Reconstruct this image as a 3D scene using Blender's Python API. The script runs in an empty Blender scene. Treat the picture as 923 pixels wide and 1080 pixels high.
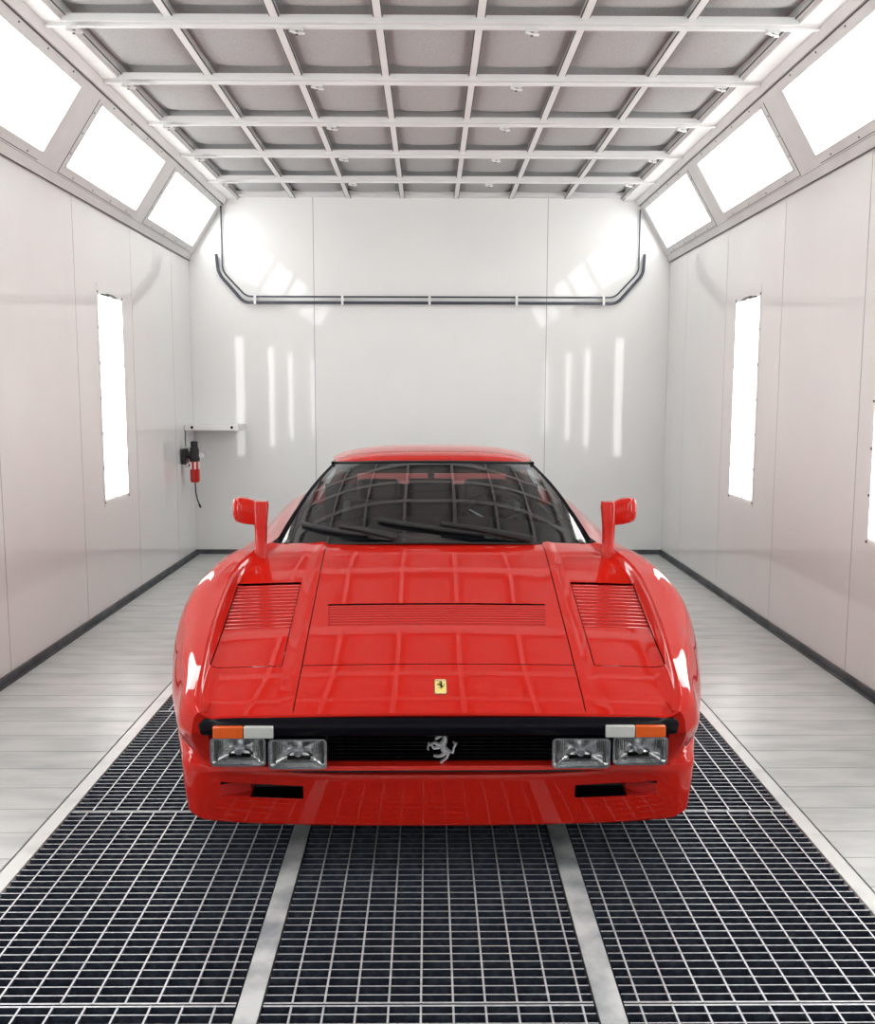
import bpy, math, random
import numpy as np
from mathutils import Vector, Matrix
random.seed(7)
COL = bpy.context.scene.collection

# ------------------------------------------------------------------ materials
def newmat(name):
    m = bpy.data.materials.new(name); m.use_nodes = True
    nt = m.node_tree; b = nt.nodes['Principled BSDF']
    return m, nt, b
def pmat(name, col, rough=.5, metal=0., coat=0., coat_rough=.03, spec=.5, noise=None, bump=None, emit=None, es=0.):
    m, nt, b = newmat(name)
    b.inputs['Base Color'].default_value = (*col, 1)
    b.inputs['Roughness'].default_value = rough
    b.inputs['Metallic'].default_value = metal
    b.inputs['Coat Weight'].default_value = coat
    b.inputs['Coat Roughness'].default_value = coat_rough
    b.inputs['Specular IOR Level'].default_value = spec
    if emit:
        b.inputs['Emission Color'].default_value = (*emit, 1); b.inputs['Emission Strength'].default_value = es
    if noise or bump:
        tc = nt.nodes.new('ShaderNodeTexCoord')
    if noise:                                   # (scale, colour2, lo, hi, detail[, stretch])
        n = nt.nodes.new('ShaderNodeTexNoise'); n.inputs['Scale'].default_value = noise[0]; n.inputs['Detail'].default_value = noise[4]
        if len(noise) > 5:
            mp = nt.nodes.new('ShaderNodeMapping'); mp.inputs['Scale'].default_value = noise[5]
            nt.links.new(tc.outputs['Object'], mp.inputs[0]); nt.links.new(mp.outputs[0], n.inputs['Vector'])
        else: nt.links.new(tc.outputs['Object'], n.inputs['Vector'])
        r = nt.nodes.new('ShaderNodeValToRGB'); r.color_ramp.elements[0].position = noise[2]; r.color_ramp.elements[1].position = noise[3]
        r.color_ramp.elements[0].color = (*col, 1); r.color_ramp.elements[1].color = (*noise[1], 1)
        nt.links.new(n.outputs['Fac'], r.inputs[0]); nt.links.new(r.outputs[0], b.inputs['Base Color'])
    if bump:                                    # (scale, strength, distance)
        n = nt.nodes.new('ShaderNodeTexNoise'); n.inputs['Scale'].default_value = bump[0]; n.inputs['Detail'].default_value = 4
        nt.links.new(tc.outputs['Object'], n.inputs['Vector'])
        bp = nt.nodes.new('ShaderNodeBump'); bp.inputs['Strength'].default_value = bump[1]; bp.inputs['Distance'].default_value = bump[2]
        nt.links.new(n.outputs['Fac'], bp.inputs['Height']); nt.links.new(bp.outputs[0], b.inputs['Normal'])
    return m
def glassmat(name, tint, ior=1.5, rough=0.0):
    m = bpy.data.materials.new(name); m.use_nodes = True; nt = m.node_tree; nt.nodes.clear()
    o = nt.nodes.new('ShaderNodeOutputMaterial'); mx = nt.nodes.new('ShaderNodeMixShader')
    t = nt.nodes.new('ShaderNodeBsdfTransparent'); t.inputs[0].default_value = (*tint, 1)
    g = nt.nodes.new('ShaderNodeBsdfGlossy'); g.inputs['Roughness'].default_value = rough; g.inputs['Color'].default_value = (1, 1, 1, 1)
    f = nt.nodes.new('ShaderNodeFresnel'); f.inputs['IOR'].default_value = ior
    nt.links.new(f.outputs[0], mx.inputs[0]); nt.links.new(t.outputs[0], mx.inputs[1]); nt.links.new(g.outputs[0], mx.inputs[2])
    nt.links.new(mx.outputs[0], o.inputs[0]); return m

M = dict(
    wall=pmat('gloss_white_panel', (.80, .812, .80), .045, spec=.45, noise=(2.2, (.775, .785, .775), .35, .75, 3), bump=(.8, .05, .01)),
    seam=pmat('panel_seam', (.14, .14, .14), .5),
    skirt=pmat('dark_skirting', (.045, .052, .06), .45, noise=(9, (.14, .15, .16), .4, .8, 4)),
    frame=pmat('painted_grey_frame', (.64, .65, .64), .4, noise=(5, (.72, .73, .72), .3, .7, 4)),
    frame_dark=pmat('frame_groove', (.05, .05, .055), .6),
    grid=pmat('ceiling_grid_paint', (.76, .775, .765), .4, noise=(4, (.70, .71, .70), .35, .75, 4)),
    filt=pmat('filter_fleece', (.52, .535, .53), .95, spec=.1, noise=(240, (.30, .30, .295), .35, .75, 6), bump=(260, .5, .004)),
    floor=pmat('pale_steel_plank', (.56, .575, .56), .33, spec=.5, noise=(3.2, (.40, .43, .42), .42, .72, 8, (1, 3.5, 1)), bump=(30, .1, .003)),
    strip=pmat('pale_edge_strip', (.72, .73, .71), .4, noise=(8, (.52, .53, .52), .5, .8, 7)),
    beam=pmat('worn_steel_beam', (.66, .67, .665), .38, metal=.0, noise=(7, (.17, .20, .23), .40, .72, 8)),
    grate=pmat('galvanised_bar', (.62, .63, .65), .35, metal=.2, noise=(60, (.42, .44, .48), .4, .75, 5)),
    bar_shade=pmat('shaded_bar_side', (.030, .036, .055), .8, spec=.15, noise=(45, (.075, .09, .11), .45, .8, 8)),  # grating bar sides: shade between the bars put into a dark colour
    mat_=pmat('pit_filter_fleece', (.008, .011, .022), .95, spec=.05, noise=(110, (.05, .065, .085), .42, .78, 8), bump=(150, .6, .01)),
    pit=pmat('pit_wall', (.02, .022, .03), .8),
    diff=pmat('light_diffuser', (.9, .9, .9), .5, emit=(1, .995, .98), es=3.1),
    tube=pmat('wall_light_diffuser', (.9, .9, .9), .5, emit=(1, 1, .99), es=3.6),
    bolt=pmat('bolt_head', (.10, .10, .10), .4, metal=.5),
    pipe=pmat('blue_black_pipe', (.055, .065, .085), .25, coat=.4),
    white=pmat('white_enamel', (.80, .80, .80), .3),
    paint=pmat('red_car_paint', (.54, .014, .007), .5, coat=1.0, coat_rough=.012, spec=.0),
    paintin=pmat('red_paint_recess', (.50, .012, .008), .45),
    black=pmat('black_gloss_trim', (.002, .002, .005), .25, spec=.12, coat=.12, coat_rough=.05),
    matt=pmat('black_matt', (.012, .012, .014), .6),
    rubber=pmat('black_rubber', (.015, .015, .016), .7),
    chrome=pmat('chrome', (.82, .83, .85), .08, metal=1.),
    steel=pmat('brushed_silver', (.62, .63, .66), .22, metal=1.),
    refl=pmat('lamp_reflector', (.97, .97, .98), .12, metal=.9, bump=(38, .45, .012)),
    orange=pmat('amber_lens', (.85, .12, .01), .12, coat=1., bump=(120, .3, .003), emit=(.9, .14, .02), es=.0),
    clear=pmat('clear_ribbed_lens', (.62, .63, .60), .15, coat=1., bump=(140, .4, .003)),
    leather=pmat('black_leather', (.018, .019, .022), .45, bump=(90, .2, .002)),
    dash=pmat('grey_dash_cloth', (.07, .08, .09), .75),
    yellow=pmat('yellow_enamel', (.90, .72, .22), .25, coat=.6),
    inkblack=pmat('badge_black', (.004, .004, .004), .6, spec=.1), emblem=pmat('polished_emblem', (.78, .79, .82), .3, metal=.55),
    green=pmat('badge_green', (.02, .25, .06), .4), inkred=pmat('badge_red', (.6, .02, .02), .4), inkwhite=pmat('badge_white', (.8, .8, .8), .4),
    glass=glassmat('windscreen_glass', (.36, .41, .44), 1.6), band=glassmat('blue_top_band', (.06, .13, .36), 1.5), lens=glassmat('lamp_glass', (.97, .98, .98), 1.35),
    mirror=pmat('mirror_glass', (.9, .9, .9), .02, metal=1.),
    redbowl=pmat('red_plastic_bowl', (.50, .02, .015), .25, coat=.3),
)

# ------------------------------------------------------------------ mesh helpers
class MB:
    def __init__(s): s.v = []; s.f = []; s.m = []; s.mats = []
    def mi(s, mat):
        if mat not in s.mats: s.mats.append(mat)
        return s.mats.index(mat)
    def face(s, pts, mat):
        n = len(s.v); s.v += [tuple(map(float, p)) for p in pts]; s.f.append(tuple(range(n, n + len(pts)))); s.m.append(s.mi(mat))
    def add(s, vs, fs, mat):
        n = len(s.v); s.v += [tuple(map(float, p)) for p in vs]; k = s.mi(mat)
        for f in fs: s.f.append(tuple(i + n for i in f)); s.m.append(k)
    def box(s, x0, x1, y0, y1, z0, z1, mat):
        vs = [(x, y, z) for z in (z0, z1) for y in (y0, y1) for x in (x0, x1)]
        s.add(vs, [(0, 2, 3, 1), (4, 5, 7, 6), (0, 1, 5, 4), (2, 6, 7, 3), (0, 4, 6, 2), (1, 3, 7, 5)], mat)
    def hexa(s, p, mat):        # 8 points: bottom 4 ccw then top 4 ccw
        s.add(p, [(3, 2, 1, 0), (4, 5, 6, 7), (0, 1, 5, 4), (1, 2, 6, 5), (2, 3, 7, 6), (3, 0, 4, 7)], mat)
    def tube(s, pts, r, mat, n=10, cap=True):
        pts = [Vector(p) for p in pts]; rs = r if isinstance(r, (list, tuple)) else [r] * len(pts)
        vs = []; fs = []; up = None
        for i, p in enumerate(pts):
            d = (pts[min(i + 1, len(pts) - 1)] - pts[max(i - 1, 0)]).normalized()
            if up is None:
                up = Vector((0, 0, 1)) if abs(d.z) < .9 else Vector((0, 1, 0))
            a = d.cross(up).normalized(); b = a.cross(d).normalized(); up = b
            for k in range(n):
                t = 2 * math.pi * k / n; vs.append(p + (a * math.cos(t) + b * math.sin(t)) * rs[i])
        for i in range(len(pts) - 1):
            for k in range(n):
                k2 = (k + 1) % n; fs.append((i * n + k, i * n + k2, (i + 1) * n + k2, (i + 1) * n + k))
        if cap: fs.append(tuple(range(n - 1, -1, -1))); fs.append(tuple((len(pts) - 1) * n + k for k in range(n)))
        s.add(vs, fs, mat)
    def lathe(s, prof, origin, axis, mat, n=32):   # prof (r, h) along axis 'x' 'y' 'z'
        vs = []; fs = []
        for r, h in prof:
            for k in range(n):
                t = 2 * math.pi * k / n; c, q = r * math.cos(t), r * math.sin(t)
                p = {'x': (h, c, q), 'y': (c, h, q), 'z': (c, q, h)}[axis]
                vs.append((p[0] + origin[0], p[1] + origin[1], p[2] + origin[2]))
        for i in range(len(prof) - 1):
            for k in range(n):
                k2 = (k + 1) % n; fs.append((i * n + k, i * n + k2, (i + 1) * n + k2, (i + 1) * n + k))
        s.add(vs, fs, mat)
    def grid(s, G, mat, closed=False):           # G[i][j] points
        a = len(G); b = len(G[0]); vs = [p for row in G for p in row]; fs = []
        for i in range(a - 1):
            for j in range(b - 1 + (1 if closed else 0)):
                j2 = (j + 1) % b; fs.append((i * b + j, i * b + j2, (i + 1) * b + j2, (i + 1) * b + j))
        s.add(vs, fs, mat)
    def poly(s, outline, to3d, t0, t1, mat):       # extruded 2-D outline
        n = len(outline); a = [to3d(x, y, t0) for x, y in outline]; b = [to3d(x, y, t1) for x, y in outline]
        fs = [tuple(range(n)), tuple(range(2 * n - 1, n - 1, -1))] + [(i, i + n, (i + 1) % n + n, (i + 1) % n) for i in range(n)]
        s.add(a + b, fs, mat)
    def build(s, name, parent=None, smooth=None, merge=1e-5, bevel=None, recalc=True):
        me = bpy.data.meshes.new(name); me.from_pydata(s.v, [], s.f)
        for m in s.mats: me.materials.append(m)
        for p, k in zip(me.polygons, s.m): p.material_index = k
        import bmesh
        bm = bmesh.new(); bm.from_mesh(me)
        if merge: bmesh.ops.remove_doubles(bm, verts=bm.verts, dist=merge)
        if recalc: bmesh.ops.recalc_face_normals(bm, faces=bm.faces)
        bm.to_mesh(me); bm.free()
        if smooth is not None:
            for p in me.polygons: p.use_smooth = True
            me.set_sharp_from_angle(angle=math.radians(smooth))
        o = bpy.data.objects.new(name, me); COL.objects.link(o)
        if parent: o.parent = parent
        if bevel:
            bv = o.modifiers.new('bevel', 'BEVEL'); bv.width = bevel; bv.segments = 3; bv.limit_method = 'ANGLE'; bv.angle_limit = math.radians(40)
            for p in me.polygons: p.use_smooth = True
            me.set_sharp_from_angle(angle=math.radians(50))
        return o
def tag(o, label, cat, group=None):
    o['label'] = label; o['category'] = cat
    if group: o['group'] = group
    return o
def struct(o): o['kind'] = 'structure'; return o
def empty(name, loc, label=None, cat=None, group=None):
    o = bpy.data.objects.new(name, None); COL.objects.link(o); o.location = loc; o.empty_display_size = .1
    if label: tag(o, label, cat, group)
    return o
def copy_tree(o, parent=None):
    c = o.copy(); COL.objects.link(c); c.parent = parent
    for ch in list(o.children): copy_tree(ch, c)
    return c
def pchip(xs, ys):
    xs = np.array(xs, float); ys = np.array(ys, float); h = np.diff(xs); d = np.diff(ys) / h; n = len(xs); m = np.zeros(n)
    for i in range(1, n - 1):
        if d[i - 1] * d[i] > 0:
            w1 = 2 * h[i] + h[i - 1]; w2 = h[i] + 2 * h[i - 1]; m[i] = (w1 + w2) / (w1 / d[i - 1] + w2 / d[i])
    m[0] = d[0]; m[-1] = d[-1]
    def f(x):
        x = min(max(x, xs[0]), xs[-1]); i = min(int(np.searchsorted(xs, x, 'right')) - 1, n - 2); t = (x - xs[i]) / h[i]
        return float((2*t**3-3*t**2+1)*ys[i] + (t**3-2*t**2+t)*h[i]*m[i] + (-2*t**3+3*t**2)*ys[i+1] + (t**3-t**2)*h[i]*m[i+1])
    return f

ORD = ['first', 'second', 'third', 'fourth', 'fifth', 'sixth', 'seventh', 'eighth', 'ninth', 'tenth', 'eleventh', 'twelfth', 'thirteenth']
# ------------------------------------------------------------------ the booth
XL, XR, YB, YF = -2.069, 2.073, 8.44, -1.6
ZC, ZW = 3.085, 2.555; XLC, XRC = -1.724, 1.761
GL, GR = -1.2715, 1.2716; EL, ER = -1.2135, 1.2143
COLS = [(-1.2135, -.4430), (-.3854, .3856), (.4507, 1.2143)]
SEAMS = [7.85, 6.80, 5.72, 4.63, 3.55, 2.47, 1.39, .31, -.77]
WL = [(6.11, 6.54), (4.01, 4.44), (2.25, 2.68), (-.45, -.02)]

def side_wall(name, x, s):          # s = inward direction
    b = MB(); ys = [YF] + sorted(SEAMS) + [YB]
    for a, c in zip(ys[:-1], ys[1:]):
        b.box(min(x, x - s*.08), max(x, x - s*.08), a + .003, c - .003, -.3, ZW, M['wall'])
        if c < YB: b.box(min(x - s*.001, x - s*.07), max(x - s*.001, x - s*.07), c - .003, c + .003, -.3, ZW, M['seam'])
    return struct(b.build(name))
side_wall('wall_left', XL, 1); side_wall('wall_right', XR, -1)
b = MB(); xs = [XL - .08, -.998, .056, 1.014, XR + .08]
for a, c in zip(xs[:-1], xs[1:]):
    b.box(a + .002, c - .002, YB, YB + .08, -.3, ZC + .1, M['wall'])
    if c < XR: b.box(c - .002, c + .002, YB + .001, YB + .07, -.3, ZC + .1, M['seam'] if abs(c) > .5 else M['wall'])
struct(b.build('wall_back'))
b = MB(); xs = [XL - .08, -1.3, 0, 1.3, XR + .08]
for a, c in zip(xs[:-1], xs[1:]):
    b.box(a + .003, c - .003, YF - .08, YF, -.3, ZC + .1, M['wall'])
    if c < XR: b.box(c - .003, c + .003, YF - .07, YF - .001, -.3, ZC + .1, M['seam'])
struct(b.build('wall_front'))
for nm, x, s in (('baseboard_left', XL, 1), ('baseboard_right', XR, -1)):
    b = MB(); b.box(min(x, x + s*.012), max(x, x + s*.012), YF, YB, .0, .042, M['skirt'])
    b.box(min(x, x + s*.03), max(x, x + s*.03), YF, YB, .0, .008, M['skirt']); struct(b.build(nm))
b = MB(); b.box(XL, XR, YB - .012, YB, .0, .04, M['skirt']); struct(b.build('baseboard_back'))

# floor: planks at both sides of the gratings
for nm, x0, x1 in (('floor_left', XL, GL), ('floor_right', GR, XR)):
    b = MB(); y = YF + .04; k = 0
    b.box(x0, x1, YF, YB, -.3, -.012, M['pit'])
    ys = [2.951 + .1775 * i for i in range(-25, 32)]
    ys = [YF] + [q for q in ys if YF + .05 < q < YB - .05] + [YB]
    for a, c in zip(ys[:-1], ys[1:]):
        g = .0035
        b.box(x0 + .0, x1 - .0, a + g/2, c - g/2, -.012, 0, M['floor'])
    struct(b.build(nm))
b = MB()
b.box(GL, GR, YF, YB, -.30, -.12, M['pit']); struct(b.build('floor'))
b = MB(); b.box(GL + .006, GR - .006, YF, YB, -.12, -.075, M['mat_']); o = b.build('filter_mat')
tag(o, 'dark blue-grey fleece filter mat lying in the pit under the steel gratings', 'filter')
for i, (nm, x0, x1) in enumerate((('trim_1', GL + .007, EL), ('trim_2', ER, GR - .007))):
    b = MB(); b.box(x0, x1, YF, YB, -.12, .001, M['strip'])
    xi = x1 if i == 0 else x0; s = 1 if i == 0 else -1
    b.box(min(xi, xi + s*.006), max(xi, xi + s*.006), YF, YB, -.12, -.012, M['frame_dark']); struct(b.build(nm, bevel=.0015))
for i, (x0, x1) in enumerate(((-.443, -.3854), (.3856, .4507))):
    b = MB(); b.box(x0 + .002, x1 - .002, YF, YB, -.12, .002, M['beam']); 
    for e in (x0 + .002, x1 - .002):
        b.box(e - .002, e + .002, YF, YB, -.1, -.001, M['bolt'])
    o = b.build('floor_beam'); tag(o, ['worn flat steel floor beam running under the left half of the car', 'worn flat steel floor beam running under the right half of the car'][i], 'floor beam', 'steel beams between the gratings')

# gratings
def gbar(b, x0, x1, y0, y1, z0, z1):
    vs = [(x, y, z) for z in (z0, z1) for y in (y0, y1) for x in (x0, x1)]
    b.add(vs, [(0, 1, 5, 4), (2, 6, 7, 3), (0, 4, 6, 2), (1, 3, 7, 5)], M['bar_shade']); b.add(vs, [(4, 5, 7, 6)], M['grate'])
def grating(x0, x1, y0, y1, ph):
    b = MB()
    x0 += .003; x1 -= .003; y0 += .0025; y1 -= .0025
    n = round((y1 - y0) / .0338); st = (y1 - y0) / n
    for i in range(n + 1):
        y = y0 + i * st; w = .0018 if 0 < i < n else .003
        d = .003 if i == 0 else (-.003 if i == n else 0)
        gbar(b, x0, x1, y - w + d, y + w + d, -.034, 0)
    x = x0 + ph
    while x < x1 - .01:
        if x > x0 + .01: gbar(b, x - .0025, x + .0025, y0, y1, -.009, .0006)
        x += .0747
    return b.build('floor_grating', recalc=False, merge=0)
cn = ['left', 'middle', 'right']
phs = [.058, .0655, .036]
for c, (x0, x1) in enumerate(COLS):
    ys = [-1.6, -1.07] + [-.013 + 1.04 * k for k in range(9)]; ys[-1] = YB
    for r, (a, d) in enumerate(zip(ys[:-1], ys[1:])):
        o = grating(x0, x1, a, d, phs[c] + (.012 * ((r * 7 + c * 3) % 3 - 1) if r not in (3, 4) or c == 0 else 0))
        if r < 3: pos = 'behind the viewer, number %d towards the entrance' % (3 - r) if r < 2 else 'right at the viewer end'
        elif r == 3: pos = 'nearest the viewer'
        elif r == 4: pos = ['second from the viewer, ending beside the front spoiler', 'second from the viewer, running under the front spoiler', 'second from the viewer, ending beside the front spoiler'][c]
        else: pos = '%s from the viewer, %s' % (ORD[r - 3], 'beside and under the car' if c != 1 else 'under the car')
        if r >= 8: pos = '%s from the viewer, behind the car' % ORD[r - 3]
        tag(o, 'steel grating in the %s row, %s' % (cn[c], pos), 'grating', 'steel gratings in the %s row' % cn[c])

# sloped light coves
LW = [(7.03, 8.33), (5.48, 6.76), (3.90, 5.18), (2.32, 3.60), (.74, 2.02), (-.84, .44)]
def slope_pt(side):
    if side < 0: A = Vector((XL, 0, ZW)); B = Vector((XLC, 0, ZC))
    else: A = Vector((XR, 0, ZW)); B = Vector((XRC, 0, ZC))
    d = B - A; n = Vector((-side * d.z, 0, -abs(d.x))).normalized()      # inward
    def P(y, f, off=0.): q = A + d * f + n * off; return (q.x, y, q.z)
    return P
for side, nm in ((-1, 'left'), (1, 'right')):
    P = slope_pt(side); b = MB()
    def slab(y0, y1, f0, f1, o0, o1, mat, b=b, P=P):
        b.hexa([P(y0, f0, o0), P(y1, f0, o0), P(y1, f1, o0), P(y0, f1, o0), P(y0, f0, o1), P(y1, f0, o1), P(y1, f1, o1), P(y0, f1, o1)], mat)
    slab(YF, YB, 0, .165, -.04, 0, M['frame']); slab(YF, YB, .81, 1, -.04, 0, M['frame'])
    slab(YF, YB, -.0, .03, 0, .012, M['frame']); slab(YF, YB, -.004, .004, -.02, .014, M['frame_dark'])
    yy = [YF] + sorted([q for w in LW for q in w]) + [YB]
    for k in range(0, len(yy), 2): slab(yy[k], yy[k + 1], .165, .81, -.04, 0, M['frame'])
    # bead channel and groove along the top
    slab(YF, YB, .885, .965, 0, .018, M['grid'])
    slab(YF, YB, .868, .878, -.001, .002, M['frame_dark'])
    slab(YF, YB, .975, .985, -.001, .003, M['frame_dark'])
    slab(YF, YB, .085, .0885, -.001, .0008, M['seam'])
    for (a, c) in LW:                            # screws
        for k in range(4):
            y = a + (c - a) * (k + .5) / 4
            for f in (.125, .845): slab(y - .004, y + .004, f - .007, f + .007, 0, .003, M['bolt'])
        for f in (.3, .5, .7): slab(a - .03, a - .022, f - .007, f + .007, 0, .003, M['bolt'])
    struct(b.build('wall_upper_' + nm))
    for i, (a, c) in enumerate(LW):
        e = empty('light_panel', P((a + c) / 2, .165), None, None)
        where = ['nearest the back wall', 'second from the back wall', 'third from the back wall, cut off', 'fourth from the back wall', 'fifth from the back wall', 'sixth from the back wall'][i]
        tag(e, 'square glowing light panel in the %s cove, %s' % (nm, where), 'light', 'light panels in the sloping coves')
        L = Vector(e.location)
        def slab2(b, y0, y1, f0, f1, o0, o1, mat):
            q = [P(y0, f0, o0), P(y1, f0, o0), P(y1, f1, o0), P(y0, f1, o0), P(y0, f0, o1), P(y1, f0, o1), P(y1, f1, o1), P(y0, f1, o1)]
            b.hexa([tuple(Vector(t) - L) for t in q], mat)
        b = MB(); slab2(b, a, c, .165, .81, -.03, -.012, M['diff']); b.build('diffuser', e)
        b = MB(); w = .012; fw = .02
        for q in ((a, a + w, .165, .81), (c - w, c, .165, .81), (a, c, .165, .165 + fw), (a, c, .81 - fw, .81)):
            slab2(b, *q, -.012, .002, M['frame'])
        slab2(b, a - .05, a - .045, .1, .82, 0, .0015, M['frame_dark']); slab2(b, a - .05, c - .02, .1, .106, 0, .0015, M['frame_dark'])
        b.build('panel_frame', e)

# ceiling: slab, longitudinal T bars
CX = [-1.640, -1.166, -.693, -.232, .226, .694, 1.171, 1.654]
CB = [7.693 - .787 * k for k in range(0, 12)]
b = MB()
b.box(XLC - .06, XRC + .06, YF, YB, ZC + .11, ZC + .16, M['frame'])
for x in CX:
    w = .017
    b.box(x - w, x + w, YF, YB, ZC - .014, ZC + .0, M['grid']); b.box(x - .005, x + .005, YF, YB, ZC - .012, ZC + .11, M['grid'])
    b.box(x - w - .005, x - w, YF, YB, ZC - .0105, ZC - .006, M['frame_dark']); b.box(x + w, x + w + .005, YF, YB, ZC - .0105, ZC - .006, M['frame_dark'])  # dark strips painted in for the shadow gaps beside each bar
b.box(XLC - .01, CX[0] - .0, YF, YB, ZC - .031, ZC + .11, M['frame']); b.box(CX[-1] + .0, XRC + .01, YF, YB, ZC - .031, ZC + .11, M['frame'])
b.box(XLC, XRC, YB - .09, YB, ZC - .006, ZC + .03, M['grid'])
struct(b.build('ceiling'))
# cross bars with latches
proto = empty('ceiling_crossbar', (0, CB[0], ZC))
b = MB(); b.box(XLC, XRC, -.042, .042, -.030, -.016, M['grid']); b.box(XLC, XRC, -.012, .012, -.044, -.030, M['grid'])
b.box(XLC, XRC, -.046, -.042, -.034, -.0, M['grid']); b.build('bar', proto, bevel=.002)
for x in (-1.60, -.60, .46, 1.55):
    b = MB(); b.box(-.028, .028, -.016, .016, -.056, -.044, M['frame']); b.tube([(-.03, -.018, -.06), (.005, .0, -.066), (.032, .02, -.06)], .006, M['frame'], 8)
    b.tube([(0, 0, -.05), (0, 0, -.074)], .007, M['bolt'], 8)
    l = b.build('latch', proto); l.location = (x, 0, 0)
b = MB(); b.tube([(-1.60, -.03, -.05), (-1.48, -.03, -.05)], .008, M['frame'], 8); b.build('release_rod', proto)
for k, y in enumerate(CB):
    o = proto if k == 0 else copy_tree(proto); o.location = (0, y, ZC)
    lab = 'painted steel ceiling crossbar, %s' % ['nearest the back wall', 'second from the back wall', 'third from the back wall', 'fourth from the back wall', 'fifth from the back wall, looking thickest', 'sixth from the back wall, at the top edge of the photo'][k] if k < 6 else 'painted steel ceiling crossbar, %s from the back wall' % ORD[k]
    tag(o, lab, 'ceiling bar', 'crossbars holding the ceiling filters')
# filter panels
YR = [YB] + CB + [YF]
fcache = {}
for r in range(len(YR) - 1):
    y1, y0 = YR[r], YR[r + 1]
    if y1 - y0 < .15: continue
    for c in range(7):
        x0, x1 = CX[c], CX[c + 1]; b = MB(); G = []
        n = 12; ox, oy = (x0 + x1) / 2, (y0 + y1) / 2
        for i in range(n + 1):
            row = []
            for j in range(n + 1):
                u, v = i / n, j / n; sag = (1 - abs(2*u-1)**4.5) * (1 - abs(2*v-1)**4.5)
                row.append((x0 + (x1 - x0) * u - ox, y0 + (y1 - y0) * v - oy, (.055 - .048 * sag)))
            G.append(row)
        b.grid(G, M['filt']); b.grid([[(p[0], p[1], .10) for p in row] for row in (G[0], G[-1])], M['filt'])
        o = b.build('ceiling_filter', smooth=40); o.location = (ox, oy, ZC)
        cpos = ['leftmost', 'second from left', 'third from left', 'middle', 'third from right', 'second from right', 'rightmost'][c]
        rpos = 'row against the back wall' if r == 0 else '%s row from the back wall' % ORD[r]
        tag(o, 'grey fleece ceiling filter, %s in the %s' % (cpos, rpos), 'ceiling filter', 'fleece filter panels in the ceiling grid')

# wall lights
for side, x, nm in ((1, XL, 'left'), (-1, XR, 'right')):
    for i, (a, c) in enumerate(WL):
        e = empty('wall_light', (x, (a + c) / 2, .74))
        tag(e, 'tall narrow glowing light on the %s wall, %s' % (nm, ['nearest the back wall', 'beside the front of the car' if side > 0 else 'cut off by the photo edge', 'third from the back wall', 'nearest the entrance'][i]), 'light', 'upright wall lights')
        h = (c - a) / 2
        def bx(b, o0, o1, y0, y1, z0, z1, m): b.box(min(side*o0, side*o1), max(side*o0, side*o1), y0, y1, z0, z1, m)
        b = MB(); bx(b, 0, .004, -h - .035, h + .035, -.05, 1.35, M['wall']); b.build('mounting_plate', e)
        b = MB(); bx(b, .004, .010, -h, h, .0, 1.28, M['tube']); b.build('diffuser', e, bevel=.002)
        b = MB()
        for dy, dz, q in ((-.12, 1.285, .05), (-.02, 1.293, .06), (.06, 1.287, .03)): bx(b, .004, .02, dy - q, dy + q, dz - .004, dz + .008, M['bolt'])
        b.build('end_clip', e)
        b = MB()
        for k in range(7): 
            zz = -.02 + k * .22; 
            for yy in (-h - .025, h + .025): bx(b, .003, .008, yy - .006, yy + .006, zz - .006, zz + .006, M['bolt'])
        for dy, dz in ((-.12, .02), (-.06, .005), (0, .03), (.05, .01), (.1, .025)): bx(b, .008, .013, dy - .009, dy + .009, dz - .008, dz + .008, M['bolt'])
        b.build('screws', e)

# U shaped pipe pair on the back wall
def rnd(pts, r=.05, n=6):
    out = [Vector(pts[0])]
    for i in range(1, len(pts) - 1):
        p = Vector(pts[i]); a = (Vector(pts[i-1]) - p).normalized(); c = (Vector(pts[i+1]) - p).normalized()
        for k in range(n + 1):
            t = k / n; q0 = p + a * r; q1 = p + c * r; out.append((q0 * (1-t)**2) + p * 2*t*(1-t) + q1 * t*t)
    out.append(Vector(pts[-1])); return out
Y = YB - .035
e = empty('wall_pipe', (0, YB, 2.2), 'pair of thin dark pipes bent in a wide U across the upper back wall', 'pipe')
b = MB(); b.tube([p - Vector(e.location) for p in rnd([(-1.825, Y, 2.60), (-1.81, Y, 2.44), (-1.595, Y, 2.195), (1.615, Y, 2.195), (1.835, Y, 2.44), (1.845, Y, 2.61)])], .0135, M['pipe'], 10); b.build('lower_pipe', e, smooth=50)
b = MB(); b.tube([p - Vector(e.location) for p in rnd([(-1.775, Y, 3.0), (-1.775, Y, 2.46), (-1.575, Y, 2.245), (1.595, Y, 2.245), (1.797, Y, 2.46), (1.797, Y, 2.98)])], .0075, M['pipe'], 10); b.build('upper_pipe', e, smooth=50)
b = MB()
for x in (-1.5, -.75, 0, .75, 1.5): b.box(x - .01, x + .01, -.05, 0, -.02, .055, M['white'])
b.build('pipe_clips', e)

# shelf in the back left corner
e = empty('wall_shelf', (-1.8, YB, 1.12), 'small white metal shelf with two holes in the back left corner', 'shelf')
b = MB(); b.box(-.262, .19, -.33, 0, .028, .032, M['white']); b.box(-.262, .19, -.333, -.329, -.012, .032, M['white'])
b.box(.186, .19, -.33, 0, -.012, .03, M['white']); b.build('shelf_plate', e)
b = MB()
for x in (-.20, .135):
    b.tube([(x, -.336, .012), (x, -.330, .012)], .012, M['inkblack'], 14)
b.build('hole', e)
b = MB(); b.box(-.262, -.256, -.30, -.02, -.16, -.012, M['white']); b.build('bracket', e)
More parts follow.
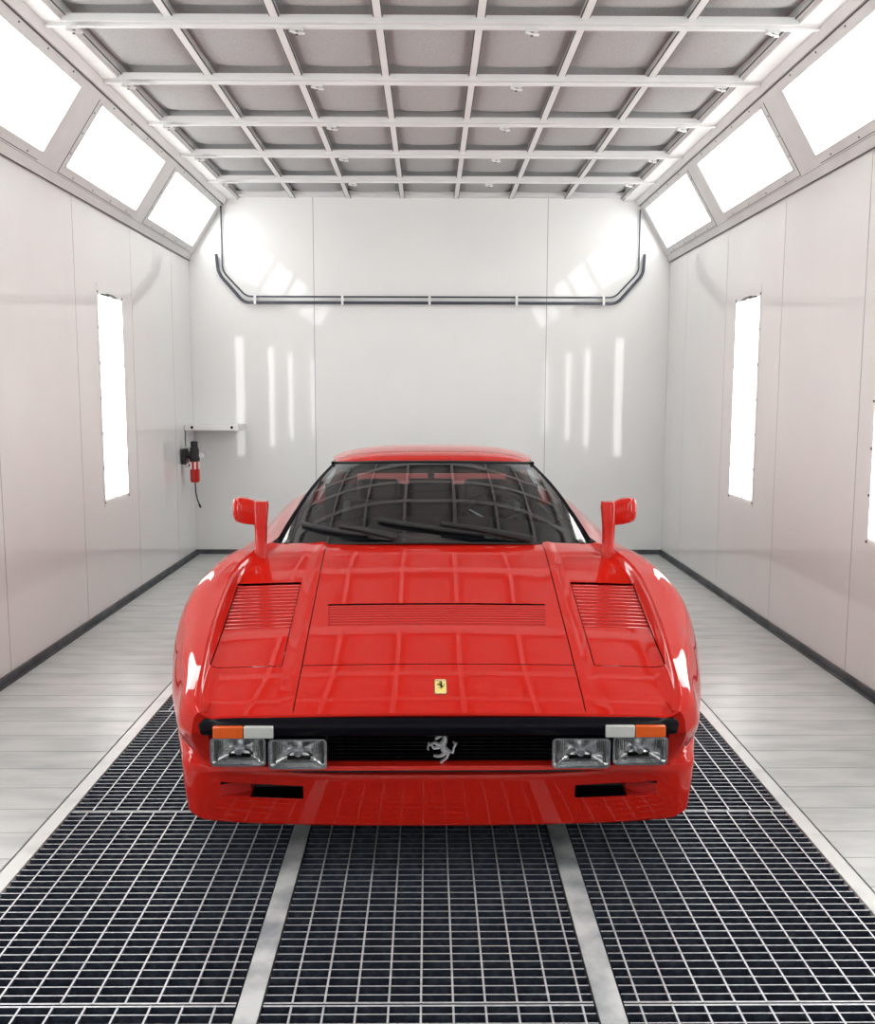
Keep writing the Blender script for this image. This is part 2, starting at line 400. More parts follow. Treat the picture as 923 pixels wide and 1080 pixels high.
# air regulator
e = empty('air_regulator', (XL, 8.0, .85), 'black and red air filter regulator on the left wall under the white shelf', 'air regulator')
b = MB(); b.box(.012, .05, -.05, .05, -.02, .11, M['matt']); b.tube([(.04, -.0, .06), (.09, 0, .06)], .03, M['matt'], 14); b.build('mounting_block', e, bevel=.004)
b = MB(); b.lathe([(.0, .17), (.028, .17), (.03, .165), (.03, .12), (.036, .115), (.038, .06), (.044, .05), (.044, .01), (.036, .0), (0, .0)], (.11, 0, 0), 'z', M['matt'], 20); b.build('regulator_head', e, smooth=40)
b = MB(); b.lathe([(0, .02), (.038, .02), (.04, .0), (.04, -.145), (.034, -.165), (0, -.165)], (.11, 0, -.005), 'z', M['redbowl'], 20)
b.build('filter_bowl', e, smooth=40)
b = MB()
for t in (-.6, .3, 1.2): 
    cx, cy = .11 + .041 * math.sin(t), -.041 * math.cos(t); b.box(cx - .006, cx + .006, cy - .004, cy + .004, -.06, .0, M['white'])
b.build('sight_window', e)
b = MB(); b.lathe([(0, -.012), (.024, -.012), (.026, 0), (.024, .012), (0, .012)], (.175, -.01, .055), 'y', M['steel'], 18); b.tube([(.14, 0, .05), (.17, 0, .055)], .008, M['steel'], 8); b.build('pressure_gauge', e, smooth=40)
b = MB(); b.lathe([(0, -.02), (.02, -.02), (.02, .02), (0, .02)], (.05, -.02, -.03), 'y', M['steel'], 14); b.tube([(.05, 0, -.03), (.05, 0, .02)], .008, M['steel'], 8); b.build('outlet_fitting', e, smooth=40)
b = MB(); b.tube([(.11, 0, -.168), (.112, 0, -.25), (.125, 0, -.32), (.145, 0, -.37)], .0055, M['rubber'], 8); b.tube([(.139, 0, -.355), (.15, 0, -.385)], .009, M['rubber'], 8); b.build('drain_hose', e, smooth=50)

# ------------------------------------------------------------------ the car (local: x across, y back from the nose, z up)
CAR = empty('sports_car', (.03, 2.6, 0), 'low red sports car with four rectangular lamps parked nose-on over the gratings', 'car')
CAR.rotation_euler.z = .006
zc = pchip([-.02, 0, .03, .12, .3, .6, .9, 1.05, 1.2, 1.35, 1.8], [.510, .517, .528, .556, .601, .668, .734, .766, .793, .810, .83])
KV = [0, .04, .1, .2, .5, .9, 1.2, 1.32, 1.8, 2.6, 3.35, 4.0, 4.28]
def kf(vals): return pchip(KV, vals)
crx = kf([.672, .690, .702, .712, .738, .752, .700, .668, .655, .655, .640, .62, .60])
crz = kf([.521, .537, .562, .594, .676, .757, .800, .803, .803, .800, .800, .800, .80])
dx_ = kf([.680, .710, .728, .750, .800, .826, .800, .780, .745, .755, .765, .73, .70])
dz_ = kf([.517, .531, .550, .572, .648, .744, .780, .782, .788, .790, .795, .775, .765])
sx_ = kf([.692, .726, .752, .776, .845, .900, .885, .87, .86, .875, .895, .84, .80])
sz_ = kf([.490, .497, .508, .520, .590, .683, .700, .70, .71, .72, .725, .72, .71])
wx_ = kf([.698, .731, .762, .793, .880, .955, .945, .935, .92, .93, .945, .90, .84])
wz_ = kf([.430, .430, .435, .440, .460, .50, .52, .53, .55, .57, .60, .60, .60])
lx_ = kf([.680, .712, .742, .775, .872, .950, .945, .935, .915, .92, .950, .90, .83])
lz_ = kf([.36, .36, .365, .37, .39, .42, .40, .38, .36, .36, .43, .40, .40])
AF, AR = (.93, .315, .335), (3.37, .32, .345)
def zbot(v):
    base = .325 if v < .5 else (.19 if v < 3.0 else (.19 if v < 3.72 else .26))
    for c, z0, r in (AF, AR):
        if abs(v - c) < r: return max(base, z0 + math.sqrt(r*r - (v-c)**2) - .0)
    return base
def seamx(v): return float(np.interp(v, [0, .243, 1.226, 1.4], [.412, .415, .441, .45]))
def l_in(v): return float(np.interp(v, [.243, .861], [.477, .495]))
def l_out(v): return min(float(np.interp(v, [.243, .861], [.694, .724])), crx(v) - .018)
def ztop(x, v):
    x = abs(x); z = zc(v) - .012 * (x / .7)**2
    a = seamx(v); z += .005 * math.exp(-((x - a - .022) / .014)**2) * min(1, v / .3)
    cx = crx(v); lo = cx - .034
    if x > lo:
        t = (x - lo) / (cx - lo); t = t*t*(3-2*t); target = crz(v); z = z + (target - z) * t
    return z
def seg(a, c, n): return [a + (c - a) * i / n for i in range(n)]
brk = [0, .012, .03, .06, .243, .247, .499, .503, .672, .861, .865, 1.218, 1.30]
VS = []
for a, c in zip(brk[:-1], brk[1:]): VS += seg(a, c, max(1, int(round((c - a) / .018))))
VS.append(brk[-1]); NT = len(VS)
e3 = .0016
def cols(v):
    vx = float(np.interp(v, [.499, .672], [.36, .378])); a = seamx(v); li, lo = l_in(v), l_out(v); cx = crx(v)
    B = [0, vx, a - e3, a + e3, li - e3, li + e3, lo - e3, lo + e3, cx]
    N = [10, 4, 1, 4, 1, 10, 1, 4]; out = []; reg = []
    for k in range(8):
        out += seg(B[k], B[k+1], N[k]); reg += [k] * N[k]
    out.append(B[-1]); return out, reg
body = MB(); hood = MB(); liner = MB(); vent = MB(); covers = {1: MB(), -1: MB()}; louv = {1: MB(), -1: MB()}
TG = []
for v in VS:
    xs, reg = cols(v); TG.append([(x, v, ztop(x, v)) for x in xs])
def mir(p, s): return (p[0]*s, p[1], p[2])
for i in range(NT - 1):
    vm = (VS[i] + VS[i+1]) / 2
    for j in range(len(reg)):
        k = reg[j]
        gap = (k == 2 and vm > .012 and vm < 1.218) or (.243 < vm < .247 and k in (0, 1, 5)) or (k in (4, 6) and .247 < vm < .861) or (k in (5,) and (.499 < vm < .503 or .861 < vm < .865)) or (k == 5 and .243 < vm < .247)
        q = [TG[i][j], TG[i][j+1], TG[i+1][j+1], TG[i+1][j]]
        for s in (1, -1):
            qq = [mir(p, s) for p in q]
            if gap: liner.face([(p[0], p[1], p[2] - .008) for p in qq], M['matt'] if k in (0, 1, 2) else M['paintin']); continue
            if k in (0, 1) and .247 < vm < 1.218:
                if k == 0 and .499 < vm < .672 + .0 : continue
                hood.face(qq, M['paint'])
            elif k in (0, 1) and vm > 1.218: body.face([(p[0], p[1], p[2] - .004) for p in qq], M['paint'])
            elif k == 5 and .247 < vm < .499: covers[s].face(qq, M['paint'])
            elif k == 5 and .503 < vm < .861: continue
            else: body.face(qq, M['paint'])
# gap side walls handled by slight thickness of the panels
def slats(b, x0f, x1f, v0, v1, n, drop, s, matf, matd):
    for q in range(n):
        a = v0 + (v1 - v0) * q / n; c = v0 + (v1 - v0) * (q + 1) / n; m = a + (c - a) * .86
        G = []
        for v, dz in ((a, -drop), (a + .0012, 0.0), (a + .004, .0), (c, -drop)):
            row = []
            for t in range(13):
                x = x0f(v) + (x1f(v) - x0f(v)) * t / 12; row.append((x * s, v, ztop(x, v) + dz))
            G.append(row)
        b.grid(G[:2], matd); b.grid(G[1:], matf)
vx_ = lambda v: float(np.interp(v, [.499, .672], [.36, .378]))
for s in (1, -1):
    slats(louv[s], lambda v: l_in(v) + e3, lambda v: l_out(v) - e3,   .503, .861, 13, .006, s, M['paint'], M['paintin'])
slats(vent, lambda v: -vx_(v), lambda v: vx_(v), .499, .672, 9, .005, 1, M['paint'], M['paintin'])
for s in (1, -1):      # side lips of the recesses
    for v0, v1, f, bb in ((.499, .672, vx_, vent),):
        bb.face([(f(v0)*s, v0, ztop(f(v0), v0)), (f(v1)*s, v1, ztop(f(v1), v1)), (f(v1)*s, v1, ztop(f(v1), v1) - .012), (f(v0)*s, v0, ztop(f(v0), v0) - .012)], M['paint'])
# sides
SV = sorted(set([round(v, 4) for v in VS] + [round(1.30 + (4.28 - 1.30) * i / 150, 4) for i in range(1, 151)] + [.5, .501]))
SG = []
for v in SV:
    zb = zbot(v)
    P = [(crx(v), crz(v)), (dx_(v), dz_(v)), (sx_(v), sz_(v)), (wx_(v), wz_(v)), (lx_(v), max(lz_(v), 0))]
    bx0 = lx_(v) - (.02 if v > .5 else .0); P = P + [(bx0 - .012, min(.19, zb))] if True else P
    t = [0]
    for a, c in zip(P[:-1], P[1:]): t.append(t[-1] + math.hypot(a[0]-c[0], a[1]-c[1]))
    fx, fz = pchip(t, [p[0] for p in P]), pchip(t, [p[1] for p in P])
    pts = [(fx(t[-1] * i / 60), fz(t[-1] * i / 60)) for i in range(61)]
    # light rounding
    for _ in range(1): pts = [pts[0]] + [((pts[i-1][0] + 2*pts[i][0] + pts[i+1][0]) / 4, (pts[i-1][1] + 2*pts[i][1] + pts[i+1][1]) / 4) for i in range(1, 60)] + [pts[-1]]
    # clamp to the arch
    out = []
    for x, z in pts: out.append((x, v + .062 * max(0, min(1, (.455 - z) / .10))**.8 * max(0, 1 - v / .30), z))
    res = []; last = None
    for p in out:
        if p[2] >= zb: res.append(p); last = p
        else: res.append((last[0] if last else p[0], last[1] if last else p[1], zb))
    SG.append(res)
for s in (1, -1):
    body.grid([[mir(p, s) for p in row] for row in SG], M['paint'])
    # inner return of the wheel arches and sill
    body.grid([[mir(row[-1], s) for row in SG], [mir((row[-1][0] - .16, row[-1][1] + (.03 if row[-1][1] < .2 else 0), row[-1][2]), s) for row in SG]], M['matt'])
    # front cheek beside the lamps
    fr = [p for p in SG[0]]
    fr = [p for p in fr if p[2] < .53]
    und = lambda z: .045 * max(0, min(1, (.46 - z) / .10))**.7
    body.grid([[mir(p, s) for p in fr], [mir((.5 * (p[0] + .652), .5 * (p[1] + .006 + und(p[2])) - .001, p[2]), s) for p in fr], [mir((.652, .006 + und(p[2]), p[2]), s) for p in fr]], M['paint'])
    body.grid([[mir((.652, .006 + und(z), z), s) for z in (.325, .36, .41, .46, .53)], [mir((.652, .11, z), s) for z in (.325, .36, .41, .46, .53)]], M['paint'])
    body.box(min(s*.60, s*.70), max(s*.60, s*.70), .085, .09, .30, .37, M['paint'])
# rear deck
def rdeck(x, v):
    z = crz(v) - .02 + .02 * (abs(x) / crx(v))**2
    if v > 3.9: z += .065 * ((v - 3.9) / .38)**1.5
    return z
RV = [2.95 + (4.28 - 2.95) * i / 30 for i in range(31)]
G = [[(x * crx(v), v, rdeck(x * crx(v), v)) for x in [-1 + i / 12 for i in range(25)]] for v in RV]; body.grid(G, M['paint'])
# tail panel
tr = SG[-1]
body.grid([[(-p[0], p[1], p[2]) for p in tr], [(p[0], p[1], p[2]) for p in tr]], M['matt'])
# hood lip front: folds under over the bumper
lip = [TG[0][j] for j in range(len(TG[0]))]
for s in (1, -1):
    body.grid([[mir(p, s) for p in lip], [mir((p[0], -.003, p[2] - .006), s) for p in lip], [mir((p[0], .004, p[2] - .014), s) for p in lip], [mir((p[0], .03, p[2] - .016), s) for p in lip]], M['paint'])
# lower lip bar under the lamps
body.hexa([(-.655, -.002, .350), (.655, -.002, .350), (.655, .06, .350), (-.655, .06, .350), (-.655, .002, .361), (.655, .002, .361), (.655, .06, .363), (-.655, .06, .363)], M['paint'])
body.box(-.42, .42, .035, .04, .30, .352, M['matt']); body.box(-.655, -.42, .075, .08, .30, .36, M['matt']); body.box(.42, .655, .075, .08, .30, .36, M['matt'])
body.build('body_shell', CAR, smooth=35)
hood.build('bonnet', CAR, smooth=35); liner.build('panel_gap_liner', CAR)
vent.build('bonnet_vent', CAR, smooth=30)
for s in (1, -1):
    covers[s].build('headlight_cover', CAR, smooth=35); louv[s].build('louvre_panel', CAR, smooth=30)

# front spoiler
path = []
for x in (0, .1, .2, .3, .385, .39, .45, .50, .545, .55, .59, .63, .635, .66, .69): path.append((x, .018 + .035 * (x / .69)**2.2))
path += [(.715, .064), (.737, .080), (.750, .100), (.760, .130), (.772, .18), (.800, .27), (.84, .40), (.868, .50), (.876, .56)]
ZS = [.150, .156, .175, .200, .238, .243, .265, .286, .291, .305, .318, .326, .330]
def sp(i, z, s):
    x, v = path[i]; a = path[max(i-1, 0)]; c = path[min(i+1, len(path)-1)]
    n = Vector((c[1]-a[1], -(c[0]-a[0]), 0)).normalized()
    if i == 0: n = Vector((0, -1, 0))
    t = min(1, max(0, (z - .15) / .18))
    off = -.014 * (1 - t)**1.3 - (.012 if z >= .330 else 0) - (.004 if z <= .151 else 0)
    if z >= .326: off -= .004
    lift = .017 * t**3 * min(1, max(0, (x - .33) / .35))
    if x > .69: lift += .012 * (1 - t) * min(1, (x - .69) / .07)
    if z <= .2 and x > .5: lift += .014 * ((x - .5) / .3)**2 * (1-t)
    return ((x + n.x * off) * s, v + n.y * off, .168 + (z - .15) * .9 + lift)
spo = MB(); slot = MB(); i0, i1 = 5, 11
for s in (1, -1):
    for i in range(len(path) - 1):
        for j in range(len(ZS) - 1):
            if i0 <= i < i1 and ZS[j] >= .242 and ZS[j+1] <= .287: continue
            spo.face([sp(i, ZS[j], s), sp(i+1, ZS[j], s), sp(i+1, ZS[j+1], s), sp(i, ZS[j+1], s)], M['paint'])
    # top and bottom returns
    spo.grid([[sp(i, .330, s) for i in range(len(path))], [(sp(i, .330, s)[0] * .93, sp(i, .330, s)[1] + .05, sp(i, .330, s)[2]) for i in range(len(path))]], M['paint'])
    spo.grid([[sp(i, .150, s) for i in range(len(path))], [(sp(i, .150, s)[0] * .93, sp(i, .150, s)[1] + .10, .172) for i in range(len(path))]], M['matt'])
    # slot: top/bottom/inner walls + sloping outer wall
    A = [sp(i, .243, s) for i in range(i0, i1 + 1)]; B = [sp(i, .286, s) for i in range(i0, i1 + 1)]
    dk = .05
    Ab = [(A[k][0], .115 if k < 3 else (.115 - (k - 3) * .022), .254) for k in range(len(A))]; Bb = [(B[k][0], Ab[k][1], .289) for k in range(len(B))]
    spo.grid([A[:4], Ab[:4]], M['black']); spo.grid([A[3:], Ab[3:]], M['paintin']); spo.grid([B, Bb], M['black'])
    spo.face([A[0], B[0], Bb[0], Ab[0]], M['black']); spo.face([A[-1], B[-1], Bb[-1], Ab[-1]], M['paint'])
    spo.grid([Ab[:4], Bb[:4]], M['matt']); spo.grid([Ab[3:], Bb[3:]], M['paintin'])
spo.build('front_spoiler', CAR, smooth=32)

# black bumper band
b = MB(); prof = [(.028, .506), (-.006, .505), (-.016, .498), (-.022, .486), (-.022, .462), (-.016, .455), (.03, .453)]
G = []
NB = 41
for i in range(NB):
    x = -.682 + 1.364 * i / (NB - 1); back = .012 * (abs(x) / .68)**6; t = max(0, (abs(x) - .64) / .042)
    G.append([(x - math.copysign(t * .012 * (1 - (z - .453) / .053), x), v + back + t * t * .012, z - t * t * .003) for v, z in prof])
b.grid(G, M['black']); b.face(G[0], M['black']); b.face(G[-1][::-1], M['black']); b.build('bumper_band', CAR, smooth=50)
# grille
b = MB(); b.face([(-.66, .075, .335), (.66, .075, .335), (.66, .075, .46), (-.66, .075, .46)], M['inkblack'])
for k in range(9):
    z = .364 + k * .0108; b.box(-.652, .652, .035, .055, z, z + .002, M['inkblack'])
for k in range(-16, 17): b.box(k*.04 - .0008, k*.04 + .0008, .05, .058, .35, .455, M['matt'])
b.build('grille', CAR)
# indicators
for s in (1, -1):
    e = empty('indicator_lamp', (s * .547, -.020, .471)); e.parent = CAR
    for nm, x0, x1, mt, lb in (('amber_lens', .0, .084, 'orange', 'orange indicator lens'), ('side_lens', -.084, -.002, 'clear', 'clear side lens')):
        b = MB(); b.box(min(s*x0, s*x1), max(s*x0, s*x1), -.010, .004, -.017, .017, M[mt])
        o = b.build(nm, e, bevel=.003); o['label'] = lb
# driving lamps
def rrect(w, h, r, n=6):
    pts = []
    for cx, cz, a0 in ((w/2-r, h/2-r, 0), (-w/2+r, h/2-r, 90), (-w/2+r, -h/2+r, 180), (w/2-r, -h/2+r, 270)):
        for k in range(n + 1):
            t = math.radians(a0 + 90 * k / n); pts.append((cx + r*math.cos(t), cz + r*math.sin(t)))
    return pts
def lamp():
    e = empty('driving_lamp', (0, 0, 0)); e.parent = CAR
    w, h = .158, .084
    b = MB(); o_ = rrect(w, h, .012); i_ = rrect(w - .010, h - .010, .009)
    b.grid([[(x, .03, z) for x, z in o_], [(x, -.008, z) for x, z in o_], [(x*.985, -.013, z*.98) for x, z in o_], [(x, -.013, z) for x, z in i_], [(x, -.006, z) for x, z in i_]], M['steel'], closed=True)
    b.build('bezel', e, smooth=50)
    b = MB(); G = []
    for q in range(9):
        t = q / 8; k = 1 - t * .999; d = .030 * (1 - (1 - t)**1.6)
        rr = rrect((w - .010), (h - .010), .009 + .0 * t)
        G.append([(x * k, -.006 + d, z * (k if True else 1)) for x, z in rr])
    b.grid(G, M['refl'], closed=True)
    b.build('reflector', e, smooth=60)
    b = MB(); b.lathe([(0, -.02), (.011, -.018), (.013, -.004), (.013, .02), (.008, .03)], (0, .012, .0), 'y', M['steel'], 16)
    b.box(-.030, .030, .008, .012, -.024, -.012, M['inkblack']); b.build('bulb_shield', e, smooth=45)
    b = MB(); NX = 36; G = []
    for a in range(NX + 1):
        x = -(w-.012)/2 + (w-.012) * a / NX; rib = .0012 * (a % 2) if abs(x) > .045 else 0
        G.append([(x, -.010 - .004 * (1 - (2*x/w)**2) * (1 - (2*z/h)**2) - rib, z) for z in [-(h-.012)/2 + (h-.012) * c / 10 for c in range(11)]])
    b.grid(G, M['lens']); b.build('lens', e)
    b = MB()
    for sx in (-1, 1):
        for k in range(5): b.box(sx*.066 - sx*k*.0055 - .0008, sx*.066 - sx*k*.0055 + .0008, -.004, .0, -.03 if k < 2 else .0, .034, M['bolt'])
    for k in range(3): b.tube([(-.05 + .1 * t / 8, .004, -.034 + k * .004 + .006 * math.sin(math.pi * t / 8)) for t in range(9)], .0008, M['bolt'], 5)
    b.build('lens_ribs', e)
    return e
lp = lamp(); LP = [(-.565, .0, .409), (-.398, -.004, .404), (.398, -.004, .404), (.565, .0, .409)]
for k, (x, y, z) in enumerate(LP):
    o = lp if k == 0 else copy_tree(lp, CAR); o.location = (x, y, z)
    if k in (1, 2): o.scale = (1.05, 1, 1.05)

# horse emblem strokes (unit box, y up)
HORSE = [([(-.20, .34), (-.02, .46), (.10, .50)], [.05, .085, .05]), ([(.08, .50), (.16, .40), (.12, .22), (.0, .05)], [.05, .09, .12, .15]),
         ([(.02, .12), (.10, -.05), (.24, -.16)], [.15, .14, .12]), ([(-.03, .12), (-.24, .20), (-.42, .12)], [.08, .045, .035]), ([(-.42, .12), (-.48, .02), (-.44, -.06)], [.035, .03, .035]),
         ([(-.04, .04), (-.26, .0), (-.34, .12), (-.46, .20)], [.07, .045, .03, .035]), ([(.22, -.12), (.06, -.26), (-.10, -.30), (-.26, -.27)], [.10, .07, .04, .04]),
         ([(.26, -.16), (.22, -.34), (.10, -.44), (-.02, -.54)], [.09, .055, .035, .045]), ([(.28, -.12), (.44, -.16), (.46, .02), (.54, .16), (.42, .24)], [.05, .04, .04, .055, .02]),
         ([(.12, .50), (.16, .56)], [.03, .01])]
def horse(b, to3d, size, thick, mat):
    for pts, rs in HORSE:
        pp = []; rr = []
        for k in range(len(pts) - 1):
            for q in range(4):
                t = q / 4; pp.append((pts[k][0] + (pts[k+1][0]-pts[k][0])*t, pts[k][1] + (pts[k+1][1]-pts[k][1])*t)); rr.append(rs[k] + (rs[k+1]-rs[k])*t)
        pp.append(pts[-1]); rr.append(rs[-1]); L = []; R_ = []
        for k in range(len(pp)):
            a = pp[max(k-1, 0)]; c = pp[min(k+1, len(pp)-1)]; d = (c[0]-a[0], c[1]-a[1]); n = math.hypot(*d) or 1
            nx, ny = -d[1]/n, d[0]/n; r = rr[k] * .95
            L.append((pp[k][0] + nx*r, pp[k][1] + ny*r)); R_.append((pp[k][0] - nx*r, pp[k][1] - ny*r))
        G = [[to3d(x*size, y*size, 0) for x, y in L], [to3d(p[0]*size, p[1]*size, thick) for p in [((l[0]*.75+r[0]*.25), (l[1]*.75+r[1]*.25)) for l, r in zip(L, R_)]],
             [to3d(p[0]*size, p[1]*size, thick) for p in [((l[0]*.25+r[0]*.75), (l[1]*.25+r[1]*.75)) for l, r in zip(L, R_)]], [to3d(x*size, y*size, 0) for x, y in R_]]
        b.grid(G, mat)
        for col in (0, -1): b.face([g[col] for g in G], mat)
b = MB(); horse(b, lambda x, y, t: (.004 + x, .030 - t, .404 + y), .080, .010, M['emblem'])
o = b.build('grille_emblem', CAR, smooth=30); o['label'] = 'silver rearing horse emblem'
# bonnet badge on the nose
bz = lambda v: ztop(0, v)
def bto(x, y, t):
    v = .117 + y; return (.004 + x, v, bz(v) + t + .0005)
b = MB(); rr = rrect(.036, .074, .006, 4)
b.poly(rr, bto, 0, .0018, M['steel']); b.poly([(x*.9, y*.95) for x, y in rr], bto, .0018, .0028, M['yellow'])
for k, mt in enumerate(('green', 'inkwhite', 'inkred')):
    b.poly([(-.0155, .030 - k*.002), (.0155, .030 - k*.002), (.0155, .032 - k*.002), (-.0155, .032 - k*.002)], bto, .0028, .0031, M[mt])
horse(b, lambda x, y, t: bto(x, y * 1.75 + .004, .0029 + t), .021, .0006, M['inkblack'])
o = b.build('bonnet_badge', CAR); o['label'] = 'small yellow badge with a black rearing horse'

# greenhouse
wsb = lambda u: (.655 * u, 1.255 + .125 * abs(u)**3.0, .806 - .022 * u*u)
wst = lambda u: (.490 * u, 2.035 + .15 * abs(u)**3.0, 1.083 - .016 * abs(u)**2.5)
def wsp(u, t, ins=0):
    a, c = wsb(u), wst(u); s = math.sin(math.pi * t)
    bul = .022 * s
    nx = (.04 * s) * u
    return (a[0] + (c[0]-a[0])*t + nx*.25, a[1] + (c[1]-a[1])*t - bul*.32, a[2] + (c[2]-a[2])*t + bul)
b = MB(); G = [[wsp(-1 + 2*i/32, j/16) for i in range(33)] for j in range(17)]; b.grid(G[:15], M['glass']); b.grid(G[14:], M['band']); b.build('windscreen', CAR, smooth=60)  # topmost glass rows take a bluer, darker tint
b = MB()      # rubber seal around the windscreen
b.tube([Vector(wsp(-1 + 2*i/32, 0)) for i in range(33)], .004, M['rubber'], 8)
b.build('windscreen_seal', CAR, smooth=60); b = MB()
b.tube([Vector(wsp(-1 + 2*i/32, 1)) + Vector((0, 0, .001)) for i in range(33)], .0065, M['rubber'], 8)
b.build('windscreen_seal', CAR, smooth=60)
for s in (1, -1):
    b = MB(); A = []; 
    for j in range(17):
        p = Vector(wsp(s, j/16)); q = Vector((s * (.010 - .002 * j / 16), .020, 0))
        A.append([p + Vector((-s*.014, -.003, .003)), p + Vector((s*.001, -.006, .006)), p + q, p + Vector((-s*.006, .03, -.012)), p + Vector((-s*.02, .01, -.010))])
    b.grid(A, M['black'], closed=True); b.build('windscreen_pillar', CAR, smooth=40)
# roof
RVs = [2.05, 2.06, 2.08, 2.12, 2.2, 2.3, 2.4, 2.5, 2.6, 2.7, 2.8, 2.86]
rzc = pchip([2.05, 2.07, 2.12, 2.25, 2.5, 2.7, 2.86], [1.083, 1.095, 1.110, 1.128, 1.140, 1.136, 1.120])
rxe = pchip([2.05, 2.2, 2.5, 2.86], [.492, .505, .515, .510]); rze = pchip([2.05, 2.2, 2.5, 2.86], [1.064, 1.075, 1.085, 1.075])
b = MB(); G = []
for k, v in enumerate(RVs):
    row = []
    for i in range(41):
        u = -1 + 2*i/40; a = abs(u); back = .15 * a**3.0 * max(0, 1 - (v - 2.05) / .5)
        z = rze(v) + (rzc(v) - rze(v)) * max(0, 1 - a**3.2)**.8
        x = rxe(v) * u
        row.append((x, v + back - .008, z))
    G.append(row)
b.grid(G, M['paint'])
# underside
b.grid([[(p[0]*.97, p[1], p[2] - .03) for p in row] for row in G[2:]], M['leather']); 
b.grid([G[-1], [(p[0], p[1] + .01, p[2] - .035) for p in G[-1]]], M['paint'])
b.build('roof', CAR, smooth=40)
# rear sail panels, side windows, rear window
for s in (1, -1):
    b = MB(); G = []
    for k in range(13):
        t = k / 12; v = 2.80 + 1.15 * t; zt = 1.083 + (.872 - 1.083) * t**1.15; xo = .62; xt = .508 + .06*t; xi = .42 + .10 * t; zb_ = crz(v) - .02
        G.append([(s*(crx(v) + .004), v, zb_), (s*(xt + .04), v, zb_ + (zt - zb_)*.6), (s*xt, v, zt - .004), (s*(xt - .02), v, zt), (s*xi, v, zt - .006), (s*xi, v, zb_ - .02)])
    b.grid(G, M['paint']); b.face(G[0], M['paint']); b.build('rear_quarter_panel', CAR, smooth=40)
    b = MB(); G = []
    for k in range(15):
        t = k / 14; vb = 1.34 + (2.78 - 1.34) * t; vt = 2.16 + (2.80 - 2.16) * t
        bo = Vector((crx(vb) - .006, vb, crz(vb) - .01)); to = Vector((.497, vt, 1.068))
        G.append([tuple(Vector((s*(bo.x + (to.x - bo.x)*q + .02*math.sin(math.pi*q)), bo.y + (to.y-bo.y)*q, bo.z + (to.z-bo.z)*q))) for q in [m/6 for m in range(7)]])
    b.grid(G, M['glass']); b.build('side_window', CAR, smooth=60)
    b = MB(); b.tube([g[0] for g in G], .007, M['rubber'], 6); b.tube([g[-1] for g in G], .009, M['black'], 6)
    for kk in (7,): b.tube([Vector(p) for p in G[kk]], .008, M['rubber'], 6)
    b.build('window_seal', CAR, smooth=60)
b = MB(); G = [[(-.46 + .92*i/12, 2.84, .88 + .19*j/6) for i in range(13)] for j in range(7)]; b.grid(G, M['lens']); b.build('rear_window', CAR)
# interior
b = MB(); b.box(-.62, .62, 1.30, 2.86, .22, .25, M['leather']); b.box(-.60, .60, 2.78, 2.83, .22, .905, M['leather']); b.box(-.50, .50, 2.78, 2.83, .968, 1.07, M['leather'])
b.box(-.62, -.60, 1.3, 2.86, .22, .80, M['leather']); b.box(.60, .62, 1.3, 2.86, .22, .80, M['leather']); b.box(-.62, .62, 1.28, 1.31, .25, .79, M['leather'])
b.build('cabin_trim', CAR)
b = MB(); G = []
for i in range(25):
    u = -1 + 2*i/24; x = .60*u; arch = (1 - abs(u)**3)
    G.append([(x, 1.335 + .05*u*u, .785), (x, 1.50, .80 + .04*arch), (x, 1.62, .815 + .055*arch), (x, 1.68, .80 + .06*arch), (x, 1.69, .76 + .05*arch), (x, 1.66, .62)])
b.grid(G, M['dash']); b.build('dashboard', CAR, smooth=50)
b = MB(); b.tube([(.30 + .165*math.cos(t), 1.90 - .06*math.sin(t), .79 + .165*math.sin(t)) for t in [2*math.pi*k/32 for k in range(33)]], .013, M['leather'], 10)
for a in (0, 120, 240):
    t = math.radians(a + 30); b.tube([(.30, 1.88, .79), (.30 + .16*math.cos(t), 1.90 - .06*math.sin(t), .79 + .16*math.sin(t))], .010, M['steel'], 8)
b.tube([(.30, 1.70, .76), (.30, 1.88, .79)], .028, M['leather'], 12); b.build('steering_wheel', CAR, smooth=50)
def seat(x):
    e = empty('seat', (x, 2.35, .25)); e.parent = CAR
    b = MB(); b.box(-.24, .24, -.30, .26, .0, .18, M['leather']); b.box(-.24, -.17, -.28, .22, .18, .23, M['leather']); b.box(.17, .24, -.28, .22, .18, .23, M['leather']); b.build('seat_cushion', e, bevel=.03)
    b = MB(); G = []
    for k in range(9):
        t = k/8; w = .24 - .05*t; y = .20 + .20*t; z = .15 + .42*t; G.append([(-w, y - .03, z), (-w + .04, y - .07, z), (-w + .09, y - .03, z), (w - .09, y - .03, z), (w - .04, y - .07, z), (w, y - .03, z), (w - .01, y + .07, z), (-w + .01, y + .07, z)])
    b.grid(G, M['leather'], closed=True); b.face(G[-1], M['leather']); b.face(G[0], M['leather']); b.build('seat_backrest', e, smooth=60)
    b = MB(); b.box(-.12, .12, .36, .44, .57, .69, M['leather']); b.build('headrest', e, bevel=.03)
    return e
st = seat(-.30); c2 = copy_tree(st, CAR); c2.location = (.30, 2.35, .25)
b = MB(); b.box(-.115, .095, 1.99, 2.02, .940, 1.005, M['matt']); b.tube([(-.01, 2.01, .99), (-.01, 2.05, 1.05)], .016, M['matt'], 10)
b.build('interior_mirror', CAR, bevel=.008)
